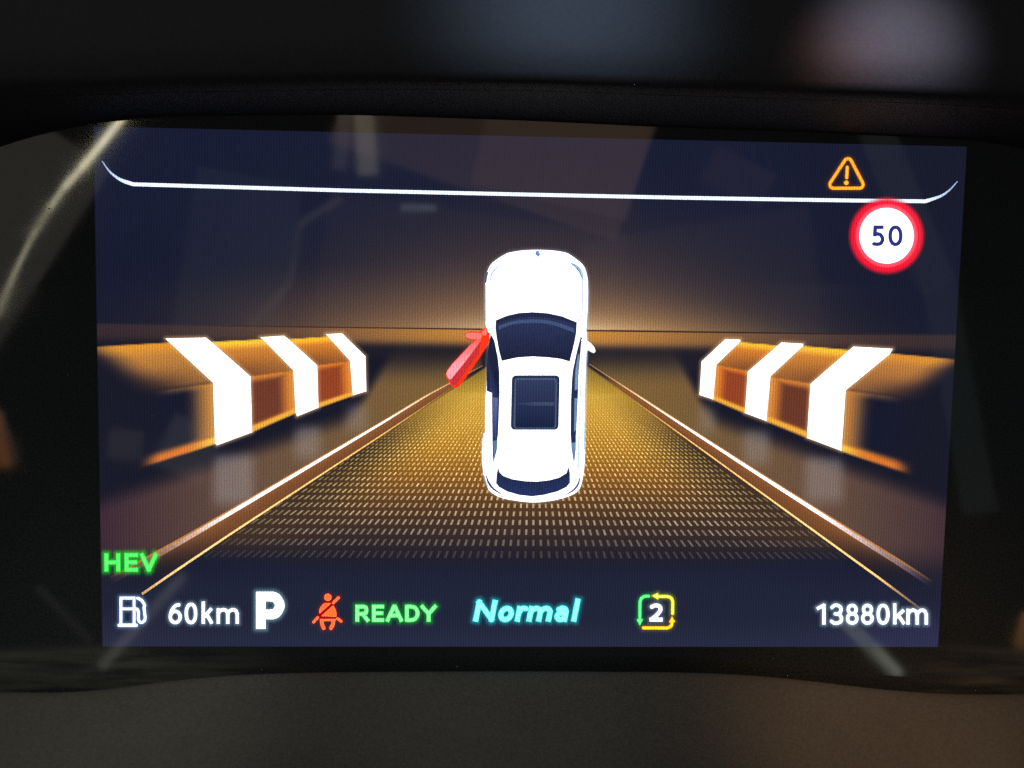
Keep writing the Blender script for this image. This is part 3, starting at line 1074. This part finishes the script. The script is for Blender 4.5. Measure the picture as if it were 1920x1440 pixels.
# shoulders
for side in (-1, 1):
    if side < 0:
        kx = np.interp(V, kl[:, 1], kl[:, 0])
        out = kx - U
        foot = 875 - (U - 275) * 0.335           # foot of the barrier
        inner_d = U - kx
        band = (U < 1000)
        foot = foot - sstep(640, 780, U) * 130
    else:
        kx = np.interp(V, kr[:, 1], kr[:, 0])
        out = U - kx
        foot = 885 - (1710 - U) * 0.362
        inner_d = kx - U
        band = (U > 1000)
        foot = foot - sstep(1350, 1230, U) * 130
    reg = band * sstep(-2, 4, out) * sstep(12, 62, V - foot) * sstep(640, 730, V) * (V < 1110) * gr
    far = np.clip(1 - np.abs(U - 1005) / 820, 0, 1)
    fx = np.array([0, .12, .35, .6, .85, 1.0])
    fc_ = np.array([(74, 52, 74), (88, 66, 72), (112, 88, 74), (124, 98, 66), (138, 110, 58), (150, 120, 58)], float)
    c = np.stack([np.interp(far, fx, fc_[:, i]) for i in range(3)], -1)
    strength = sstep(1120, 1010, V) * 0.92
    a = (reg * strength)[..., None]
    col = col * (1 - a) + c * a
    # brown face between kerb line and lane line
    lx = llx if side < 0 else lrx
    bw = band * sstep(0, 4, inner_d) * sstep(-2, 3, (lx - U) * (1 if side < 0 else -1)) * gr * sstep(690, 730, V) * sstep(1100, 980, V)
    over((128, 82, 50), bw * 0.92)
    over((178, 116, 66), bw * np.exp(-np.maximum(inner_d, 0) / 16) * 0.6)
# reflections of the stripes drawn on the shoulder
for (x0, x1, y0, y1, k) in ((403, 472, 836, 935, .50), (555, 598, 782, 850, .45), (650, 687, 742, 800, .35), (1513, 1578, 842, 930, .45), (1397, 1440, 790, 860, .42), (1312, 1340, 745, 800, .32)):
    m_ = sstep(x0 - 18, x0 + 14, U) * sstep(x1 + 18, x1 - 14, U) * sstep(y0, y0 + 34, V) * sstep(y1 + 30, y1 - 10, V)
    over((158, 160, 178), m_ * k * 0.85)


def quad_uv(q):
    """inverse bilinear: u along the top, v downwards"""
    p0, p1, p2, p3 = [np.array(p, float) for p in q]
    e, f, g = p1 - p0, p3 - p0, p0 - p1 + p2 - p3
    hx, hy = U - p0[0], V - p0[1]
    k2 = g[0] * f[1] - g[1] * f[0]
    k1 = e[0] * f[1] - e[1] * f[0] + hx * g[1] - hy * g[0]
    k0 = hx * e[1] - hy * e[0]
    if abs(k2) < 1e-6:
        v = -k0 / np.where(np.abs(k1) < 1e-9, 1e-9, k1)
    else:
        w = np.maximum(k1 * k1 - 4 * k0 * k2, 0)
        s = np.sqrt(w)
        va, vb_ = (-k1 - s) / (2 * k2), (-k1 + s) / (2 * k2)
        v = np.where((va > -.2) & (va < 1.2), va, vb_)
    den = e[0] + g[0] * v
    u_ = (hx - f[0] * v) / np.where(np.abs(den) < 1e-9, 1e-9, den)
    xs, ys = [p[0] for p in q], [p[1] for p in q]
    ok = (U > min(xs) - 6) & (U < max(xs) + 6) & (V > min(ys) - 6) & (V < max(ys) + 6)
    return u_, v, ok


def soft(x, e=0.02):
    return sstep(-e, e, x)


def panel(f, upper, lower, open_end, lit_c, dark_c, top_c):
    """one bay of a barrier: sloping upper board and upright lower board; u = 1 is the lit side"""
    u_, v, ok = quad_uv([f(*p) for p in upper])
    mk = ok * soft(v) * soft(1 - v, .02 if not open_end else .09) * soft(1 - u_, .04) * (soft(u_, .04) if not open_end else sstep(0.0, 0.62, u_ + 0.25 * (1 - v)))
    opf = 1 if not open_end else 1 - 0.6 * sstep(.45, 1.0, v) * (1 - sstep(.35, 1.0, u_))
    over(lit_c, mk * (0.96 - 0.32 * v) * opf)
    over(top_c, mk * sstep(0.30, 0.04, v) * (1 if not open_end else 0.75))
    over((110, 64, 50), mk * sstep(.3, 1.0, v) * (1 - u_) * (0.7 if not open_end else 0.45))
    u_, v, ok = quad_uv([f(*p) for p in lower])
    mk = ok * soft(v) * soft(1 - v) * soft(1 - u_, .04) * (soft(u_, .04) if not open_end else sstep(0.0, 0.5, u_))
    if not open_end:
        over(dark_c, mk)
        over(lit_c, mk * np.maximum(sstep(0.58, 0.92, u_), sstep(0.16, 0.0, v)) * 0.86)
    else:
        over(dark_c, mk * 0.7)
        over(lit_c, mk * sstep(0.60, 1.0, u_) * 0.92)
        over(lit_c, mk * sstep(0.12, 0.0, v) * sstep(.1, .6, u_) * 0.4)
    # bright foot line
    over((255, 226, 84), ok * soft(u_, .03) * soft(1 - u_, .03) * sstep(.86, .93, v) * soft(1 - v, .03) * (1 if not open_end else sstep(0.35, .95, u_)))
    over((232, 128, 48), ok * soft(1 - u_, .03) * sstep(.80, .95, v) * soft(1 - v, .03) * (0.45 if not open_end else sstep(0.0, .35, u_) * sstep(1.1, .6, u_) * 0.95))


OR1, OR2 = (234, 150, 60), (238, 144, 50)
panel(zl, [(60, 242), (560, 214), (826, 474), (300, 548)], [(300, 548), (826, 474), (838, 862), (322, 1030)], True, (218, 150, 70), (27, 33, 66), (232, 160, 52))
panel(zl, [(806, 210), (1150, 194), (1342, 392), (1058, 432)], [(1058, 432), (1342, 392), (1356, 664), (1068, 790)], False, OR1, (118, 64, 50), (255, 212, 62))
panel(zl, [(1304, 194), (1566, 176), (1704, 332), (1486, 362)], [(1486, 362), (1704, 332), (1722, 553), (1494, 634)], False, OR2, (150, 70, 42), (255, 204, 52))
panel(zq, [(1740, 322), (1326, 284), (1044, 520), (1560, 590)], [(1560, 590), (1044, 520), (1016, 908), (1500, 1075)], True, (212, 142, 70), (26, 33, 68), (226, 156, 56))
panel(zq, [(1105, 266), (768, 236), (560, 432), (826, 478)], [(826, 478), (560, 432), (534, 716), (804, 826)], False, OR1, (114, 62, 48), (255, 208, 60))
panel(zq, [(640, 236), (368, 212), (212, 356), (424, 398)], [(424, 398), (212, 356), (192, 578), (404, 668)], False, OR2, (150, 70, 42), (255, 206, 55))

# lower bar
lb = sstep(1050, 1110, V)
over((36, 43, 74), lb * 0.6)
over((60, 60, 112), sstep(1100, 1215, V) * sstep(1450, 1760, U) * 0.6)
over((46, 44, 74), sstep(1090, 1215, V) * sstep(520, 200, U) * 0.6)
over((50, 58, 96), sstep(1150, 1215, V) * 0.45)
lum = col @ np.array([.3, .55, .15])
col = np.clip(col, 0, 255) * (0.76 + 0.08 * sstep(1040, 1120, V) + (0.24 - 0.08 * sstep(1040, 1120, V)) * sstep(34, 100, lum))[..., None] * np.array([1.02, 0.98, 0.90])
# soft glow round icons
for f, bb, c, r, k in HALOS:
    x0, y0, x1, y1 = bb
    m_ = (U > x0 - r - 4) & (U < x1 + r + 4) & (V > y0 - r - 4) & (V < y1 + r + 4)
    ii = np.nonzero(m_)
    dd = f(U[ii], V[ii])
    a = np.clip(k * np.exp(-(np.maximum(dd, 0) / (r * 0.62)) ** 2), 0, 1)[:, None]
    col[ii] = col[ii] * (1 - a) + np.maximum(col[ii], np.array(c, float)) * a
col = np.clip(col, 0, 255)
verts = np.zeros((U.size, 3), np.float32)
verts[:, 0] = GX.ravel()
verts[:, 2] = GZ.ravel()
I = np.arange(U.size).reshape(U.shape)
quads = np.stack([I[1:, :-1], I[1:, 1:], I[:-1, 1:], I[:-1, :-1]], -1).reshape(-1, 4).astype(np.int32)
me = bpy.data.meshes.new('lit_panel')
me.vertices.add(len(verts))
me.vertices.foreach_set('co', verts.ravel())
me.loops.add(quads.size)
me.loops.foreach_set('vertex_index', quads.ravel())
me.polygons.add(len(quads))
me.polygons.foreach_set('loop_start', (np.arange(len(quads)) * 4).astype(np.int32))
me.polygons.foreach_set('loop_total', np.full(len(quads), 4, np.int32))
rgba = np.ones((U.size, 4), np.float32)
rgba[:, :3] = lin(col.reshape(-1, 3))
ca = me.color_attributes.new('Col', 'FLOAT_COLOR', 'POINT')
ca.data.foreach_set('color', rgba.ravel())
me.update()
me.validate()
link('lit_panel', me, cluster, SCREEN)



def loft(name, rows, mat, parent=None, smooth_sh=True):
    """rows of points, same count, joined into a skin"""
    me = bpy.data.meshes.new(name)
    n = len(rows[0])
    v = [tuple(p) for r in rows for p in r]
    fc = []
    for i in range(len(rows) - 1):
        for j in range(n - 1):
            fc.append((i * n + j, i * n + j + 1, (i + 1) * n + j + 1, (i + 1) * n + j))
    me.from_pydata(v, [], fc)
    if smooth_sh:
        me.polygons.foreach_set('use_smooth', [True] * len(fc))
    bm = bmesh.new()
    bm.from_mesh(me)
    bmesh.ops.recalc_face_normals(bm, faces=bm.faces)
    bm.to_mesh(me)
    bm.free()
    return link(name, me, parent, mat)


# ------------------------------------------------------------------ hood over the display
hood = thing('dashboard_hood', 'matte black dashboard hood overhanging the top of the screen', 'dashboard hood')
xs_px = np.linspace(-420, 2340, 90)
arch = np.interp(xs_px, [-420, 0, 100, 235, 640, 1000, 1240, 1500, 1813, 1920, 2340], [420, 262, 236, 214, 209, 221, 233, 242, 256, 266, 400])
lip = np.interp(xs_px, [-420, 0, 400, 700, 1000, 1280, 1700, 1900, 2340], [205, 180, 170, 165, 168, 178, 191, 201, 235])
ks = np.ones(5) / 5
arch = np.convolve(np.pad(arch, 2, mode='edge'), ks, 'valid')
lip = np.convolve(np.pad(lip, 2, mode='edge'), ks, 'valid')
rows = [[], [], []]
for x, a_, l_ in zip(xs_px, arch, lip):
    rows[0].append(at(x, a_ + 3, -0.0008) + Vector((0, 0.004, 0)))
    rows[1].append(at(x, a_, -0.0030))
    rows[2].append(at(x, l_ + 2, HOOD_Y + 0.004))
loft('underside', rows, HOODM, hood)
rows = []
for Yk, dz in ((HOOD_Y + 0.004, 0.0), (HOOD_Y + 0.0006, 0.0008), (HOOD_Y, 0.0026), (HOOD_Y + 0.002, 0.008), (HOOD_Y + 0.006, 0.016), (HOOD_Y + 0.013, 0.028), (HOOD_Y + 0.028, 0.044), (HOOD_Y + 0.06, 0.058)):
    r = []
    for x, l_ in zip(xs_px, lip):
        p = at(x, l_ + 2, HOOD_Y + 0.004)
        r.append(Vector((p.x, Yk, p.z + dz + (0.00005 if dz == 0 else 0))))
    rows.append(r)
loft('front_face', rows, HOODM, hood)

# ------------------------------------------------------------------ cover below the display
cover = thing('steering_column_cover', 'grainy dark grey cover with a wavy upper edge below the screen', 'column cover')
CY = -0.0045
xs_px = np.linspace(-300, 2220, 100)
ed = np.interp(xs_px, [-300, 0, 60, 160, 250, 370, 500, 640, 960, 1280, 1400, 1500, 1600, 1700, 1830, 1920, 2220],
               [1290, 1300, 1302, 1301, 1288, 1272, 1265, 1262.5, 1261, 1262.5, 1267, 1276, 1289, 1300, 1306, 1304, 1290])
ed = np.convolve(np.pad(ed, 3, mode='edge'), np.ones(7) / 7, 'valid')
rows = []
for Yk, drop in ((CY + 0.0038, 0.006), (CY + 0.0030, 0.0016), (CY + 0.0016, 0.0003), (CY, 0.0), (CY - 0.0012, 0.0003), (CY - 0.003, 0.0014), (CY - 0.007, 0.0046), (CY - 0.014, 0.011), (CY - 0.024, 0.022), (CY - 0.034, 0.038), (CY - 0.040, 0.06)):
    r = []
    for x, e_ in zip(xs_px, ed):
        p = at(x, e_, CY)
        r.append(Vector((p.x, Yk, p.z - drop)))
    rows.append(r)
loft('shell', rows, COVER, cover)

# dust on glass and cover


def speck(bm, loc, r):
    bmesh.ops.create_icosphere(bm, subdivisions=1, radius=r, matrix=Matrix.Translation(loc) @ Matrix.Diagonal((1, .4, .7, 1)))


DUST, _n, _l, _p = new_mat('pale_dust')
_p.inputs['Base Color'].default_value = (0.5, 0.5, 0.47, 1)
_p.inputs['Roughness'].default_value = 0.9
for parent, pl in ((cluster, [(285, 780, .00013, -.0008), (92, 391, .00020, -.0001), (128, 702, .0001, -.0001), (947, 285, .00007, -.0008), (1834, 780, .00007, -.0001),
                              (1560, 560, .00006, -.0008), (700, 1085, .00006, -.0008), (60, 980, .00008, -.0001), (857, 1250, .00012, -.0001), (1450, 1235, .00006, -.0001)]),
                   (cover, [(1050, 1262, .00007, CY), (78, 1303, .00009, CY)])):
    bm = bmesh.new()
    for x, y, r, Y_ in pl:
        speck(bm, at(x, y, Y_), r)
    me = bpy.data.meshes.new('dust')
    bm.to_mesh(me)
    bm.free()
    tag(link('dust', me, parent, DUST), kind='stuff')

for o in cluster.children:
    nm = o.name.split('.')[0]
    lab = {'open_door_picture': 'red open door drawn beside the white car',
           'speed_limit_icon': 'round white speed sign with a red ring reading 50',
           'warning_triangle_icon': 'amber warning triangle with an exclamation mark',
           'gear_letter': 'large white letter P', 'ready_text': 'green word READY', 'drive_mode_text': 'cyan slanted word Normal',
           'odometer_text': 'white figures 13880km at lower right', 'range_text': 'white figures 60km beside the fuel pump',
           'seat_belt_icon': 'red seated figure wearing a belt', 'fuel_pump_icon': 'white outline of a fuel pump',
           'energy_level_icon': 'three chasing arrows in green and yellow round a figure 2',
           'car_picture': 'white car drawn from above'}.get(nm)
    if lab:
        o['label'] = lab
